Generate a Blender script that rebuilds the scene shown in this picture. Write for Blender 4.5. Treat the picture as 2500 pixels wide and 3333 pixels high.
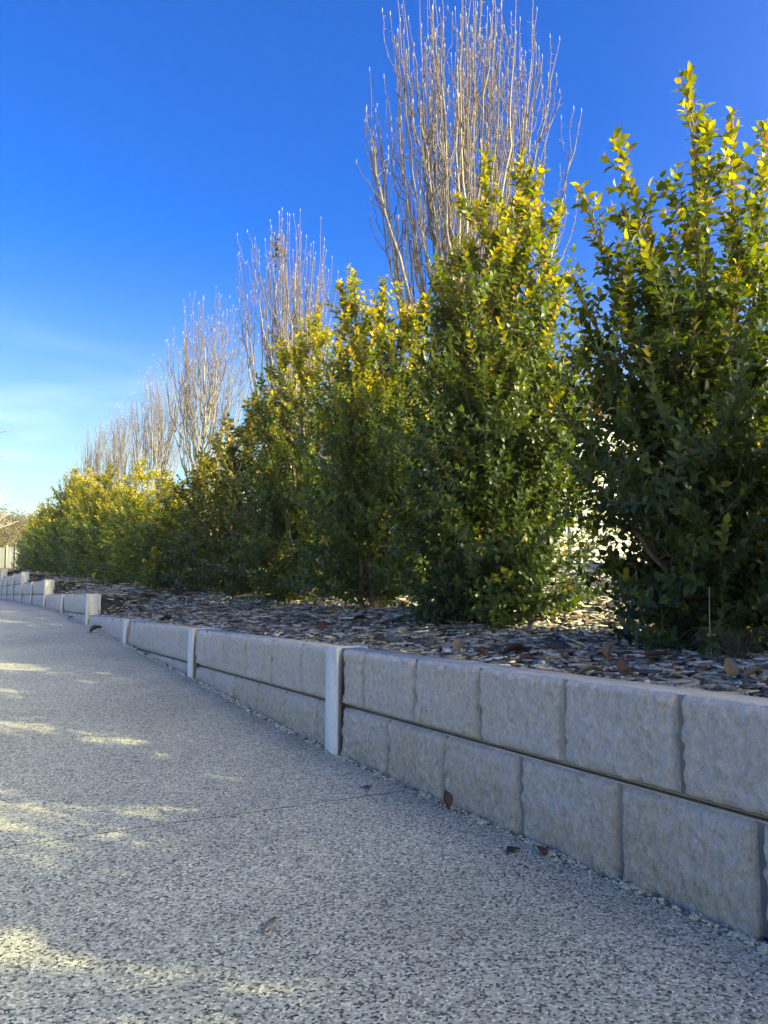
import bpy, math, random
import numpy as np
from mathutils import Vector, Matrix, noise

for o in list(bpy.data.objects): bpy.data.objects.remove(o)
scene = bpy.context.scene
C = scene.collection
R = math.radians
random.seed(7)

# ------------------------------------------------------------------ camera, sky, sun, exposure
CAM = np.array([0.0, 0.0, 0.63]); PITCH = R(6.2); YAW = R(29.8)
cd = bpy.data.cameras.new('camera'); cam = bpy.data.objects.new('camera', cd); C.objects.link(cam)
cam.location = CAM; cam.rotation_euler = (R(90) + PITCH, 0, -YAW)
cd.sensor_fit = 'HORIZONTAL'; cd.sensor_width = 36.0; cd.lens = 36.05
cd.clip_start = 0.05; cd.clip_end = 2000
scene.camera = cam

SUN_EL = R(25); SUN_H = (0.55, -0.835)                      # towards the sun, over the hedge and a little behind
n_ = math.hypot(*SUN_H)
SUN_DIR = Vector((SUN_H[0]/n_*math.cos(SUN_EL), SUN_H[1]/n_*math.cos(SUN_EL), math.sin(SUN_EL)))
world = bpy.data.worlds.new('World'); scene.world = world; world.use_nodes = True
wt = world.node_tree; wt.nodes.clear()
def wn(t, **k):
    n = wt.nodes.new(t)
    for a, v in k.items(): setattr(n, a, v)
    return n
wout = wn('ShaderNodeOutputWorld'); wbg = wn('ShaderNodeBackground'); sky = wn('ShaderNodeTexSky')
sky.sky_type = 'NISHITA'; sky.sun_disc = False; sky.sun_elevation = SUN_EL
sky.sun_rotation = math.atan2(SUN_H[0], SUN_H[1])
sky.air_density = 0.65; sky.dust_density = 3.0; sky.ozone_density = 2.6; sky.altitude = 0
wbg.inputs['Strength'].default_value = 0.15
hsv = wn('ShaderNodeHueSaturation'); hsv.inputs['Saturation'].default_value = 1.50
hsv.inputs['Hue'].default_value = 0.526
wt.links.new(sky.outputs['Color'], hsv.inputs['Color'])
# thin high cloud low in the sky
tc = wn('ShaderNodeTexCoord'); mp = wn('ShaderNodeMapping'); mp.inputs['Scale'].default_value = (2.2, 2.2, 11)
nz = wn('ShaderNodeTexNoise'); nz.inputs['Scale'].default_value = 1.6; nz.inputs['Detail'].default_value = 6; nz.inputs['Roughness'].default_value = .55
wt.links.new(tc.outputs['Generated'], mp.inputs['Vector']); wt.links.new(mp.outputs['Vector'], nz.inputs['Vector'])
cr = wn('ShaderNodeValToRGB'); cr.color_ramp.elements[0].position = .47; cr.color_ramp.elements[1].position = .78
wt.links.new(nz.outputs['Fac'], cr.inputs['Fac'])
sx = wn('ShaderNodeSeparateXYZ'); wt.links.new(tc.outputs['Generated'], sx.inputs['Vector'])
mr = wn('ShaderNodeMapRange'); mr.interpolation_type = 'SMOOTHSTEP'
mr.inputs['From Min'].default_value = .36; mr.inputs['From Max'].default_value = .05
mr.inputs['To Min'].default_value = 0; mr.inputs['To Max'].default_value = .75
wt.links.new(sx.outputs['Z'], mr.inputs['Value'])
mu = wn('ShaderNodeMath', operation='MULTIPLY'); wt.links.new(cr.outputs['Color'], mu.inputs[0]); wt.links.new(mr.outputs['Result'], mu.inputs[1])
mx = wn('ShaderNodeMix', data_type='RGBA'); mx.inputs['B'].default_value = (2.3, 2.7, 3.0, 1)
# the blue deepens with height, the low sky stays pale
ml = wn('ShaderNodeMapRange'); ml.interpolation_type = 'SMOOTHSTEP'
ml.inputs['From Min'].default_value = .04; ml.inputs['From Max'].default_value = .46
wt.links.new(sx.outputs['Z'], ml.inputs['Value'])
lo = wn('ShaderNodeMix', data_type='RGBA', blend_type='MULTIPLY'); lo.inputs['Factor'].default_value = 1; lo.inputs['B'].default_value = (.66, .64, .61, 1)
wt.links.new(sky.outputs['Color'], lo.inputs['A'])
ms = wn('ShaderNodeMix', data_type='RGBA'); wt.links.new(ml.outputs['Result'], ms.inputs['Factor'])
wt.links.new(lo.outputs['Result'], ms.inputs['A']); wt.links.new(hsv.outputs['Color'], ms.inputs['B'])
wt.links.new(mu.outputs[0], mx.inputs['Factor']); wt.links.new(ms.outputs['Result'], mx.inputs['A'])
wt.links.new(mx.outputs['Result'], wbg.inputs['Color']); wt.links.new(wbg.outputs['Background'], wout.inputs['Surface'])

sl = bpy.data.lights.new('sun', 'SUN'); sun = bpy.data.objects.new('sun', sl); C.objects.link(sun)
sl.energy = 2.5; sl.angle = R(0.53); sl.color = (1.0, 0.92, 0.80)
sun.rotation_euler = SUN_DIR.to_track_quat('Z', 'Y').to_euler(); sun.location = (20, -18, 20)
vs = scene.view_settings; vs.view_transform = 'Standard'; vs.look = 'None'; vs.gamma = 1.0; vs.use_curve_mapping = False
vs.exposure = 2.04
vs.use_white_balance = True; vs.white_balance_temperature = 9300; vs.white_balance_tint = -14   # the phone balanced for the open shade

# ------------------------------------------------------------------ helpers
def tag(o, label=None, cat=None, group=None, kind=None):
    if label: o['label'] = label
    if cat: o['category'] = cat
    if group: o['group'] = group
    if kind: o['kind'] = kind
    return o
def thing(name, label, cat, loc=(0, 0, 0), group=None):
    o = bpy.data.objects.new(name, None); C.objects.link(o); o.location = loc
    o.empty_display_size = .2
    return tag(o, label, cat, group)
def wloc(o):
    v = np.zeros(3)
    while o is not None:
        v += np.array(o.location); o = o.parent
    return v
def link(name, me, parent=None):
    o = bpy.data.objects.new(name, me); C.objects.link(o)
    if parent is not None: o.parent = parent
    return o
def mesh_np(name, V, faces, mat, col=None, smooth=False):
    """V (n,3); faces: list of index arrays (m,3) / (m,4)"""
    V = np.asarray(V, np.float32)
    me = bpy.data.meshes.new(name)
    loops = []; starts = []; k = 0
    for F in faces:
        F = np.asarray(F, np.int32)
        if len(F) == 0: continue
        w = F.shape[1]
        starts.append(np.arange(len(F))*w + k); loops.append(F.ravel()); k += F.size
    loops = np.concatenate(loops); starts = np.concatenate(starts)
    me.vertices.add(len(V)); me.vertices.foreach_set('co', V.ravel())
    me.loops.add(len(loops)); me.loops.foreach_set('vertex_index', loops)
    me.polygons.add(len(starts)); me.polygons.foreach_set('loop_start', starts.astype(np.int32))
    if smooth: me.polygons.foreach_set('use_smooth', np.ones(len(starts), bool))
    me.update(calc_edges=True); me.validate()
    if col is not None:
        a = me.color_attributes.new('Col', 'FLOAT_COLOR', 'POINT')
        c4 = np.ones((len(V), 4), np.float32); c4[:, :3] = col
        a.data.foreach_set('color', c4.ravel())
    me.materials.append(mat)
    return me
def part(name, V, faces, mat, parent=None, col=None, smooth=False):
    """mesh object given in WORLD coordinates, moved into the parent's frame (parents here are only translated)"""
    V = np.asarray(V, float)
    if parent is not None: V = V - wloc(parent)
    return link(name, mesh_np(name, V, faces, mat, col, smooth), parent)
BOXF = np.array([[0,3,2,1],[4,5,6,7],[0,1,5,4],[1,2,6,5],[2,3,7,6],[3,0,4,7]])
def boxv(x0, x1, y0, y1, z0, z1):
    return np.array([[x0,y0,z0],[x1,y0,z0],[x1,y1,z0],[x0,y1,z0],[x0,y0,z1],[x1,y0,z1],[x1,y1,z1],[x0,y1,z1]], float)
class MB:
    def __init__(s): s.V = []; s.F3 = []; s.F4 = []; s.n = 0; s.Cc = []
    def add(s, V, f3=None, f4=None, col=None):
        V = np.asarray(V, float); s.V.append(V)
        if f3 is not None and len(f3): s.F3.append(np.asarray(f3) + s.n)
        if f4 is not None and len(f4): s.F4.append(np.asarray(f4) + s.n)
        if col is not None: s.Cc.append(np.broadcast_to(np.asarray(col, float), (len(V), 3)))
        s.n += len(V)
    def box(s, *a, col=None): s.add(boxv(*a), f4=BOXF, col=col)
    def tube(s, P, rad, k=5, col=None, cap=True):
        P = np.asarray(P, float); n = len(P); rad = np.broadcast_to(np.asarray(rad, float), (n,))
        T = np.gradient(P, axis=0); T /= np.linalg.norm(T, axis=1)[:, None] + 1e-9
        ref = np.array([.31, .95, .05]) if abs(T[:, 2]).mean() > .6 else np.array([.1, .1, 1.0])
        A = np.cross(T, ref); A /= np.linalg.norm(A, axis=1)[:, None] + 1e-9
        B = np.cross(T, A)
        an = np.arange(k)*2*math.pi/k
        V = P[:, None, :] + rad[:, None, None]*(np.cos(an)[None, :, None]*A[:, None, :] + np.sin(an)[None, :, None]*B[:, None, :])
        V = V.reshape(-1, 3)
        i = np.arange(n-1)[:, None]*k; j = np.arange(k)[None, :]; j2 = (j+1) % k
        F = np.stack([i+j, i+j2, i+k+j2, i+k+j], -1).reshape(-1, 4)
        f3 = []
        if cap:
            for e, o in ((0, 1), (n-1, -1)):
                for q in range(1, k-1): f3.append((e*k, e*k+q+1, e*k+q) if o > 0 else (e*k, e*k+q, e*k+q+1))
        if col is not None:
            col = np.repeat(np.broadcast_to(np.asarray(col, float), (n, 3)), k, axis=0)
        s.add(V, f3=f3, f4=F, col=col)
    def build(s, name, mat, parent=None, smooth=False):
        fs = []
        if s.F3: fs.append(np.concatenate(s.F3))
        if s.F4: fs.append(np.concatenate(s.F4))
        return part(name, np.concatenate(s.V), fs, mat, parent, np.concatenate(s.Cc) if s.Cc else None, smooth)
def copy_tree(o, parent=None, keep=True):
    c = o.copy(); C.objects.link(c); c.parent = parent
    for ch in list(o.children): copy_tree(ch, c)
    return c
def sstep(x): x = np.clip(x, 0, 1); return x*x*(3-2*x)

# ------------------------------------------------------------------ materials
def newmat(name):
    m = bpy.data.materials.new(name); m.use_nodes = True
    nt = m.node_tree; nt.nodes.clear()
    out = nt.nodes.new('ShaderNodeOutputMaterial'); b = nt.nodes.new('ShaderNodeBsdfPrincipled')
    nt.links.new(b.outputs['BSDF'], out.inputs['Surface'])
    return m, nt, b, out
class N:
    """small node-graph shorthand"""
    def __init__(s, nt): s.nt = nt
    def n(s, t, ins=None, **k):
        x = s.nt.nodes.new(t)
        for a, v in k.items(): setattr(x, a, v)
        for a, v in (ins or {}).items():
            if hasattr(v, 'is_output') or isinstance(v, bpy.types.NodeSocket): s.nt.links.new(v, x.inputs[a])
            else: x.inputs[a].default_value = v
        return x
    def pos(s): return s.n('ShaderNodeNewGeometry').outputs['Position']
    def noise(s, vec, scale, detail=4, rough=.55, dist=0):
        return s.n('ShaderNodeTexNoise', {'Vector': vec, 'Scale': scale, 'Detail': detail, 'Roughness': rough, 'Distortion': dist}).outputs['Fac']
    def ramp(s, fac, stops, interp='LINEAR'):
        r = s.n('ShaderNodeValToRGB', {'Fac': fac}); e = r.color_ramp; e.interpolation = interp
        while len(e.elements) < len(stops): e.elements.new(.5)
        for el, (p, c) in zip(e.elements, stops):
            el.position = p; el.color = (*c, 1) if len(c) == 3 else c
        return r.outputs['Color']
    def mix(s, f, a, b, bt='MIX'):
        m = s.n('ShaderNodeMix', data_type='RGBA', blend_type=bt)
        for k, v in (('Factor', f), ('A', a), ('B', b)):
            if isinstance(v, bpy.types.NodeSocket): s.nt.links.new(v, m.inputs[k])
            else: m.inputs[k].default_value = (*v, 1) if isinstance(v, tuple) and len(v) == 3 else v
        return m.outputs['Result']
    def math(s, op, a, b=0.0):
        m = s.n('ShaderNodeMath', operation=op)
        for i, v in enumerate((a, b)):
            if isinstance(v, bpy.types.NodeSocket): s.nt.links.new(v, m.inputs[i])
            else: m.inputs[i].default_value = v
        return m.outputs[0]
    def bump(s, h, strength, dist, normal=None):
        b = s.n('ShaderNodeBump', {'Height': h, 'Strength': strength, 'Distance': dist})
        if normal is not None: s.nt.links.new(normal, b.inputs['Normal'])
        return b.outputs['Normal']
    def to(s, sock, bs, name): s.nt.links.new(sock, bs.inputs[name])

def mat_aggregate():
    m, nt, b, _ = newmat('exposed_aggregate'); g = N(nt); p = g.pos()
    wob = g.n('ShaderNodeTexNoise', {'Vector': p, 'Scale': 60.0, 'Detail': 1.0}).outputs['Color']
    off = g.n('ShaderNodeVectorMath', {0: wob, 1: (.003, .003, .003)}, operation='MULTIPLY').outputs[0]
    pv = g.n('ShaderNodeVectorMath', {0: p, 1: off}, operation='ADD').outputs[0]
    v = g.n('ShaderNodeTexVoronoi', {'Vector': pv, 'Scale': 205.0, 'Randomness': 1.0}, voronoi_dimensions='2D')
    ve = g.n('ShaderNodeTexVoronoi', {'Vector': pv, 'Scale': 205.0, 'Randomness': 1.0}, voronoi_dimensions='2D', feature='DISTANCE_TO_EDGE')
    rnd = g.n('ShaderNodeSeparateColor', {'Color': v.outputs['Color']})
    stone = g.ramp(rnd.outputs[0], [(0, (.03, .031, .032)), (.13, (.08, .08, .078)), (.16, (.22, .217, .195)), (.34, (.35, .343, .30)), (.52, (.50, .487, .42)),
                               (.72, (.66, .64, .55)), (.86, (.58, .51, .38)), (.92, (.90, .87, .77)), (1, (.80, .78, .72))])
    e = g.ramp(ve.outputs['Distance'], [(.01, (0, 0, 0)), (.08, (1, 1, 1))])
    patch = g.noise(p, 1.3, 4)
    mort = g.mix(patch, (.33, .322, .28), (.44, .428, .37))
    col = g.mix(e, mort, stone)
    fine = g.noise(p, 420, 2)
    col = g.mix(.18, col, g.ramp(fine, [(.3, (.2, .2, .2)), (.7, (.9, .9, .9))]), 'OVERLAY')
    pm = g.mix(1.0, g.ramp(patch, [(.3, (.84, .85, .86)), (.7, (1.10, 1.09, 1.06))]), g.ramp(g.noise(p, .55, 5, .65, .6), [(.36, (.82, .82, .81)), (.5, (1, 1, 1)), (.7, (1.05, 1.05, 1.04))]), 'MULTIPLY')
    col = g.mix(1.0, col, pm, 'MULTIPLY')
    col = g.mix(1.0, col, (1.05, 1.04, .90), 'MULTIPLY')
    g.to(col, b, 'Base Color')
    h = g.math('ADD', g.math('MULTIPLY', ve.outputs['Distance'], 2.2), g.math('MULTIPLY', rnd.outputs[1], .35))
    g.to(g.bump(h, .4, .0035), b, 'Normal')
    b.inputs['Roughness'].default_value = .62
    return m
def mat_broom():
    m, nt, b, _ = newmat('plain_concrete'); g = N(nt); p = g.pos()
    c = g.ramp(g.noise(p, 6, 6), [(.3, (.36, .33, .28)), (.7, (.48, .44, .38))])
    sp = g.ramp(g.noise(p, 160, 2), [(.35, (.75, .75, .75)), (.65, (1.05, 1.05, 1.05))])
    g.to(g.mix(1.0, c, sp, 'MULTIPLY'), b, 'Base Color'); b.inputs['Roughness'].default_value = .8
    g.to(g.bump(g.noise(p, 120, 3), .3, .004), b, 'Normal')
    return m
def mat_block():
    m, nt, b, _ = newmat('split_face_concrete'); g = N(nt); p = g.pos()
    n1 = g.noise(p, 5.5, 5, .6); n2 = g.noise(g.n('ShaderNodeMapping', {'Vector': p, 'Scale': (1, 1, .6)}).outputs['Vector'], 75, 5, .7); n3 = g.noise(p, 190, 3, .6)
    oi = g.n('ShaderNodeObjectInfo').outputs['Random']
    warm = g.math('ADD', g.math('MULTIPLY', n1, 1.0), g.math('MULTIPLY', oi, .16))
    z = g.n('ShaderNodeSeparateXYZ', {'Vector': p}).outputs['Z']
    low = g.n('ShaderNodeMapRange', {'Value': z, 'From Min': .26, 'From Max': .0, 'To Min': 0., 'To Max': .42}).outputs['Result']
    warm = g.math('ADD', warm, low)                                # iron staining of the lower sleepers
    base = g.ramp(warm, [(.42, (.70, .645, .57)), (.64, (.72, .64, .54)), (.90, (.69, .57, .42))])
    c = g.mix(.60, base, g.ramp(n2, [(.30, (.16, .15, .14)), (.46, (.52, .52, .52)), (.68, (.86, .85, .83))]), 'OVERLAY')  # dark pits paint relief shade into the colour, along with dirt in pores
    c = g.mix(.50, c, g.ramp(n3, [(.3, (.25, .25, .25)), (.7, (.75, .75, .75))]), 'OVERLAY')
    g.to(c, b, 'Base Color'); b.inputs['Roughness'].default_value = .88
    st = g.n('ShaderNodeMapping', {'Vector': p, 'Scale': (1, 1, .55)}).outputs['Vector']
    h = g.math('ADD', g.noise(st, 70, 6, .7), g.math('MULTIPLY', g.noise(p, 300, 3), .3))
    g.to(g.bump(h, 1.0, .020), b, 'Normal')
    return m
def mat_core():
    m, nt, b, _ = newmat('smooth_cast_concrete'); g = N(nt); p = g.pos()
    c = g.ramp(g.noise(p, 9, 6, .6), [(.3, (.42, .40, .365)), (.55, (.49, .465, .42)), (.75, (.54, .49, .41))])
    st = g.n('ShaderNodeMapping', {'Vector': p, 'Scale': (1, .12, 1)}).outputs['Vector']
    c = g.mix(.35, c, g.ramp(g.noise(st, 120, 4), [(.3, (.3, .28, .26)), (.7, (.7, .7, .7))]), 'OVERLAY')
    g.to(c, b, 'Base Color'); b.inputs['Roughness'].default_value = .75
    g.to(g.bump(g.noise(p, 140, 4), .25, .004), b, 'Normal')
    return m
def mat_galv():
    m, nt, b, _ = newmat('galvanised_steel'); g = N(nt); p = g.pos()
    st = g.n('ShaderNodeMapping', {'Vector': p, 'Scale': (1, 1, .3)}).outputs['Vector']
    a = g.noise(st, 26, 6, .65); v = g.n('ShaderNodeTexVoronoi', {'Vector': p, 'Scale': 70.0}).outputs['Color']
    c = g.ramp(a, [(.25, (.60, .57, .49)), (.5, (.68, .645, .55)), (.75, (.74, .70, .60))])
    c = g.mix(.10, c, v, 'OVERLAY')
    spot = g.ramp(g.noise(p, 75, 2), [(.70, (1, 1, 1)), (.76, (.45, .43, .4))])
    c = g.mix(1.0, c, spot, 'MULTIPLY')
    g.to(c, b, 'Base Color'); b.inputs['Metallic'].default_value = .0; b.inputs['Specular IOR Level'].default_value = .6
    c = g.mix(.35, c, g.ramp(g.noise(st, 9, 5, .7), [(.35, (.3, .29, .27)), (.6, (.6, .6, .6))]), 'OVERLAY'); g.to(c, b, 'Base Color')
    g.to(g.ramp(a, [(.3, (.42,)*3), (.7, (.6,)*3)]), b, 'Roughness')
    g.to(g.bump(a, .12, .004), b, 'Normal')
    return m
def mat_attr(name, rough=.7, bumpscale=None, bstr=.3, bdist=.003, var=.0, spec=.5, trans=0.0, tcol=(1.5, 1.45, .6), vscale=40):
    m, nt, b, out = newmat(name); g = N(nt)
    a = g.n('ShaderNodeAttribute', attribute_name='Col').outputs['Color']
    c = a
    if var: c = g.mix(var, c, g.ramp(g.noise(g.pos(), vscale, 4), [(.3, (.2,)*3), (.7, (.8,)*3)]), 'OVERLAY')
    g.to(c, b, 'Base Color'); b.inputs['Roughness'].default_value = rough
    b.inputs['Specular IOR Level'].default_value = spec
    if bumpscale: g.to(g.bump(g.noise(g.pos(), bumpscale, 4), bstr, bdist), b, 'Normal')
    if trans:
        t = g.n('ShaderNodeBsdfTranslucent'); g.nt.links.new(g.mix(1.0, a, tcol, 'MULTIPLY'), t.inputs['Color'])
        mx = g.n('ShaderNodeMixShader', {0: trans}); nt.links.new(b.outputs[0], mx.inputs[1]); nt.links.new(t.outputs[0], mx.inputs[2])
        nt.links.new(mx.outputs[0], out.inputs['Surface'])
    return m
def mat_plain(name, stops, scale, rough=.8, bumpscale=None, bdist=.01, bstr=.5, stretch=(1, 1, 1)):
    m, nt, b, _ = newmat(name); g = N(nt); p = g.n('ShaderNodeMapping', {'Vector': g.pos(), 'Scale': stretch}).outputs['Vector']
    g.to(g.ramp(g.noise(p, scale, 6, .6), stops), b, 'Base Color'); b.inputs['Roughness'].default_value = rough
    if bumpscale: g.to(g.bump(g.noise(p, bumpscale, 5), bstr, bdist), b, 'Normal')
    return m
M_path = mat_aggregate(); M_broom = mat_broom(); M_block = mat_block(); M_core = mat_core(); M_galv = mat_galv()
M_leaf = mat_attr('glossy_leaf', rough=.36, spec=.45, trans=.42, tcol=(2.1, 1.85, .5))
M_gum = mat_attr('gum_leaf', rough=.6, spec=.2, trans=.3)
M_bark = mat_attr('pale_bark', rough=.75, var=.65, vscale=45, bumpscale=90, bstr=.35, bdist=.004)
M_stem = mat_attr('shrub_stem', rough=.8, var=.3)
M_chip = mat_attr('slate_chip', rough=.8, var=.6, vscale=55, bumpscale=160, bstr=.5, bdist=.002, spec=.25)
M_dry = mat_attr('dry_leaf', rough=.6, var=.4, vscale=70, trans=.2, tcol=(1.2, 1.0, .7))
M_pebble = mat_attr('loose_pebble', rough=.75)
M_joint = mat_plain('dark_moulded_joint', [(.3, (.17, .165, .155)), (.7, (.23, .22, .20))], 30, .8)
M_seam = mat_plain('seam_shade', [(.3, (.09, .08, .07)), (.7, (.15, .135, .115))], 30, .95)  # shade of the gap between courses, painted onto the covered sleeper tops
M_soil = mat_plain('dark_soil', [(.3, (.03, .027, .024)), (.7, (.09, .08, .07))], 14, .95, 60, .03)
M_ground = mat_plain('dry_mulch_ground', [(.3, (.10, .065, .04)), (.6, (.16, .11, .07)), (.8, (.10, .10, .05))], 1.6, .95, 14, .05)
M_white = mat_plain('white_paint', [(.3, (.62, .62, .60)), (.7, (.68, .68, .66))], 3, .6)
M_roof = mat_plain('dark_roof_steel', [(.3, (.045, .047, .06)), (.7, (.06, .062, .075))], 3, .45)
M_conc = mat_plain('pale_concrete', [(.3, (.42, .40, .37)), (.7, (.55, .53, .49))], 7, .85, 90, .004)
M_wire = mat_plain('fence_wire', [(.3, (.25, .26, .27)), (.7, (.35, .36, .37))], 8, .5)
M_sheet = mat_plain('weathered_fence_sheet', [(.3, (.11, .12, .12)), (.7, (.18, .185, .185))], 1.2, .6, stretch=(6, 6, .5))
M_post2 = mat_plain('pale_fence_post', [(.3, (.26, .26, .25)), (.7, (.33, .33, .31))], 4, .6)
M_glass = mat_plain('dark_window_glass', [(.3, (.03, .035, .04)), (.7, (.05, .055, .06))], 1, .08)

# ------------------------------------------------------------------ levels of the place
WX = 1.352                                                   # front of the sleepers
POST_Y = [2.70 + 1.93*k for k in range(-4, 14)]
STEPS = [(8.49, .43), (12.35, .645), (16.21, .86), (22.0, 1.075), (1e9, 1.29)]
PY = np.array([-30, -5, .94, 2.71, 4.64, 6.6, 8.55, 10.42, 12.3, 14.1, 15.9, 17.8, 19.5, 21.4, 30])
PZ = np.array([-.2, -.04, 0, .034, .145, .238, .335, .419, .46, .491, .513, .529, .535, .543, .58])
def path_z(Y):
    return sum(np.interp(np.asarray(Y, float) + o, PY, PZ) for o in (-.4, -.2, 0, .2, .4))/5
def hedge_z(Y): 
    Y = np.asarray(Y, float)
    return np.maximum(.37 + .0385*np.minimum(Y, 46), .44) + .012*np.maximum(Y-46, 0)
def wall_top(Y):
    for y, z in STEPS:
        if Y < y - .01: return z
def bed_z(X, Y):
    X = np.asarray(X, float); Y = np.asarray(Y, float)
    d = np.maximum(X - 1.44, 0); w = .04 + .9*d
    e = np.full(np.broadcast(X, Y).shape, .43)
    for (y, z), (y2, z2) in zip(STEPS[:-1], STEPS[1:]):
        e = e + (z2 - z)*sstep((Y - y + w*.5 + .02)/(w + .04))
    t = sstep(d/1.05)
    bumps = .012*np.sin(X*5.1 + Y*2.3) + .01*np.sin(X*2.2 - Y*4.1)
    return (e - .022)*(1-t) + hedge_z(Y)*t + np.clip(X - 2.5, 0, 4)*.10 + bumps*t

# ------------------------------------------------------------------ ground, path, bed
def sheet(name, xs, ys, zf, mat, kind='structure'):
    Xg, Yg = np.meshgrid(xs, ys, indexing='ij'); Zg = zf(Xg, Yg)
    nx, ny = Xg.shape
    i = np.arange(nx-1)[:, None]*ny + np.arange(ny-1)[None, :]
    F = np.stack([i, i+ny, i+ny+1, i+1], -1).reshape(-1, 4)
    o = part(name, np.stack([Xg, Yg, Zg], -1).reshape(-1, 3), [F], mat, smooth=True)
    return tag(o, kind=kind)
def ground_z(X, Y):
    low = path_z(np.clip(Y, -30, 30)) - .09
    far = hedge_z(Y) + .0*X
    t = sstep((Y - 27)/8)
    left = low*(1-t) + (far - .03)*t
    right = hedge_z(np.maximum(Y, 0)) + .25 + .006*np.clip(X - 5.2, 0, 60)
    tt = sstep((X - 5.0)/.4)
    inbed = hedge_z(Y) - .15
    r = np.where(X > 5.2, right, np.where(Y > 33.5, far - .02, np.minimum(inbed, left if False else inbed) - .2))
    return np.where(X < 1.44, left, np.where(Y < 33.5, r, far - .02 + np.where(X > 5.2, .2, 0)))
gx = [-400, -150, -60, -20, -8, -4, -2.3, -1, 0.5, 1.43, 1.45, 2.4, 3.5, 5.19, 5.21, 8, 12, 20, 40, 80, 160, 400]
gy = [-200, -80, -30, -12, -5, 0, 3, 6, 9, 12, 15, 18, 21, 24, 27, 29, 31, 33.4, 33.6, 36, 40, 46, 55, 70, 90, 140, 250, 600]
tag(sheet('ground', np.array(gx, float), np.array(gy, float), ground_z, M_ground), 'brown dry ground around the path and beyond the hedge')
PXL, PXR = -2.3, 1.321
path = thing('path', 'grey exposed aggregate concrete footpath climbing beside the wall', 'path'); path['kind'] = 'structure'; del path['category']
def slab(y0, y1, mat):
    ys = np.linspace(y0, y1, max(2, int((y1-y0)/.22)))
    prof = [(PXL, -.1), (PXL, 0), (-.8, .004), (.5, .004), (PXR - .012, 0), (PXR, -.006), (PXR, -.1)]
    V = np.array([[x, y, float(path_z(y)) + dz] for y in ys for x, dz in prof])
    k = len(prof); n = len(ys)
    i = np.arange(n-1)[:, None]*k + np.arange(k-1)[None, :]
    F = np.stack([i, i+1, i+k+1, i+k], -1).reshape(-1, 4)[:, ::-1]
    o = part('slab', V, [F, ], mat, path)
    for e in (0, n-1):
        pass
    return o
slab(-8, 2.1258, M_path); slab(2.1302, 11.06, M_path); slab(11.068, 28, M_broom)
dr = sheet('bounce_sheet', np.array([-16, -8, -2.9]), np.arange(-20, 27, 1.0), lambda X, Y: path_z(Y) - .012, M_broom); dr['label'] = 'unseen pale sheet added left of the path to bounce sunlight'  # out of view, added as a sunlit reflector for the wall and path
bx = np.concatenate([np.linspace(1.43, 2.6, 14), np.linspace(2.75, 5.24, 10)])
by = np.arange(-8, 34.01, .2)
tag(sheet('garden_bed', bx, by, lambda X, Y: bed_z(X, Y) - .012, M_soil), 'raised garden bed behind the retaining wall covered in slate chips')

# ------------------------------------------------------------------ retaining wall
wall = thing('retaining_wall', 'stepped grey concrete sleeper retaining wall with galvanised steel posts along the path', 'wall', (WX, 0, 0))
H = .2150
def make_block(y0, y1, z0, z1, seed, parent):
    dist = math.hypot(WX, (y0+y1)/2)
    res = .0065 if dist < 3.0 else .0085 if dist < 4.2 else (.014 if dist < 6 else .03)
    ny = max(4, int((y1-y0)/res)); nz_ = max(4, int((z1-z0)/res))
    rows = []
    for j in range(nz_+1):
        for i in range(ny+1):
            u = i/ny; v = j/nz_
            y = y0 + (y1-y0)*u; z = z0 + (z1-z0)*v
            wob = .004*noise.noise((y*30, z*30, seed))
            e = min((y-y0), (y1-y), (z-z0)*1.0, (z1-z)*.8)
            ed = sstep((e + wob*(.0 if e <= 0 else 1))/.009)
            q = Vector((y*9, z*9, seed*3.7)); q2 = Vector((y*48, z*36, seed)); q3 = Vector((y*120, z*85, seed))
            d = .019 + .008*noise.noise(q) + .0075*noise.noise(q2) + .0060*noise.noise(q3)
            jit = 0 if (i in (0, ny) or j in (0, nz_)) else 1
            yy = y + jit*.003*noise.noise((y*60, z*60, seed+5)); zz = z + jit*.003*noise.noise((y*60, z*60, seed+9))
            if j in (0, nz_): zz += .0025*noise.noise((y*45, seed, z))
            rows.append((WX + .001 - max(ed*d, 0 if jit else -.002), yy, zz))
    k = ny+1
    i = np.arange(nz_)[:, None]*k + np.arange(ny)[None, :]
    F = np.stack([i, i+k, i+k+1, i+1], -1).reshape(-1, 4)
    return part('block', np.array(rows), [F], M_block, parent, smooth=True)
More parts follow.
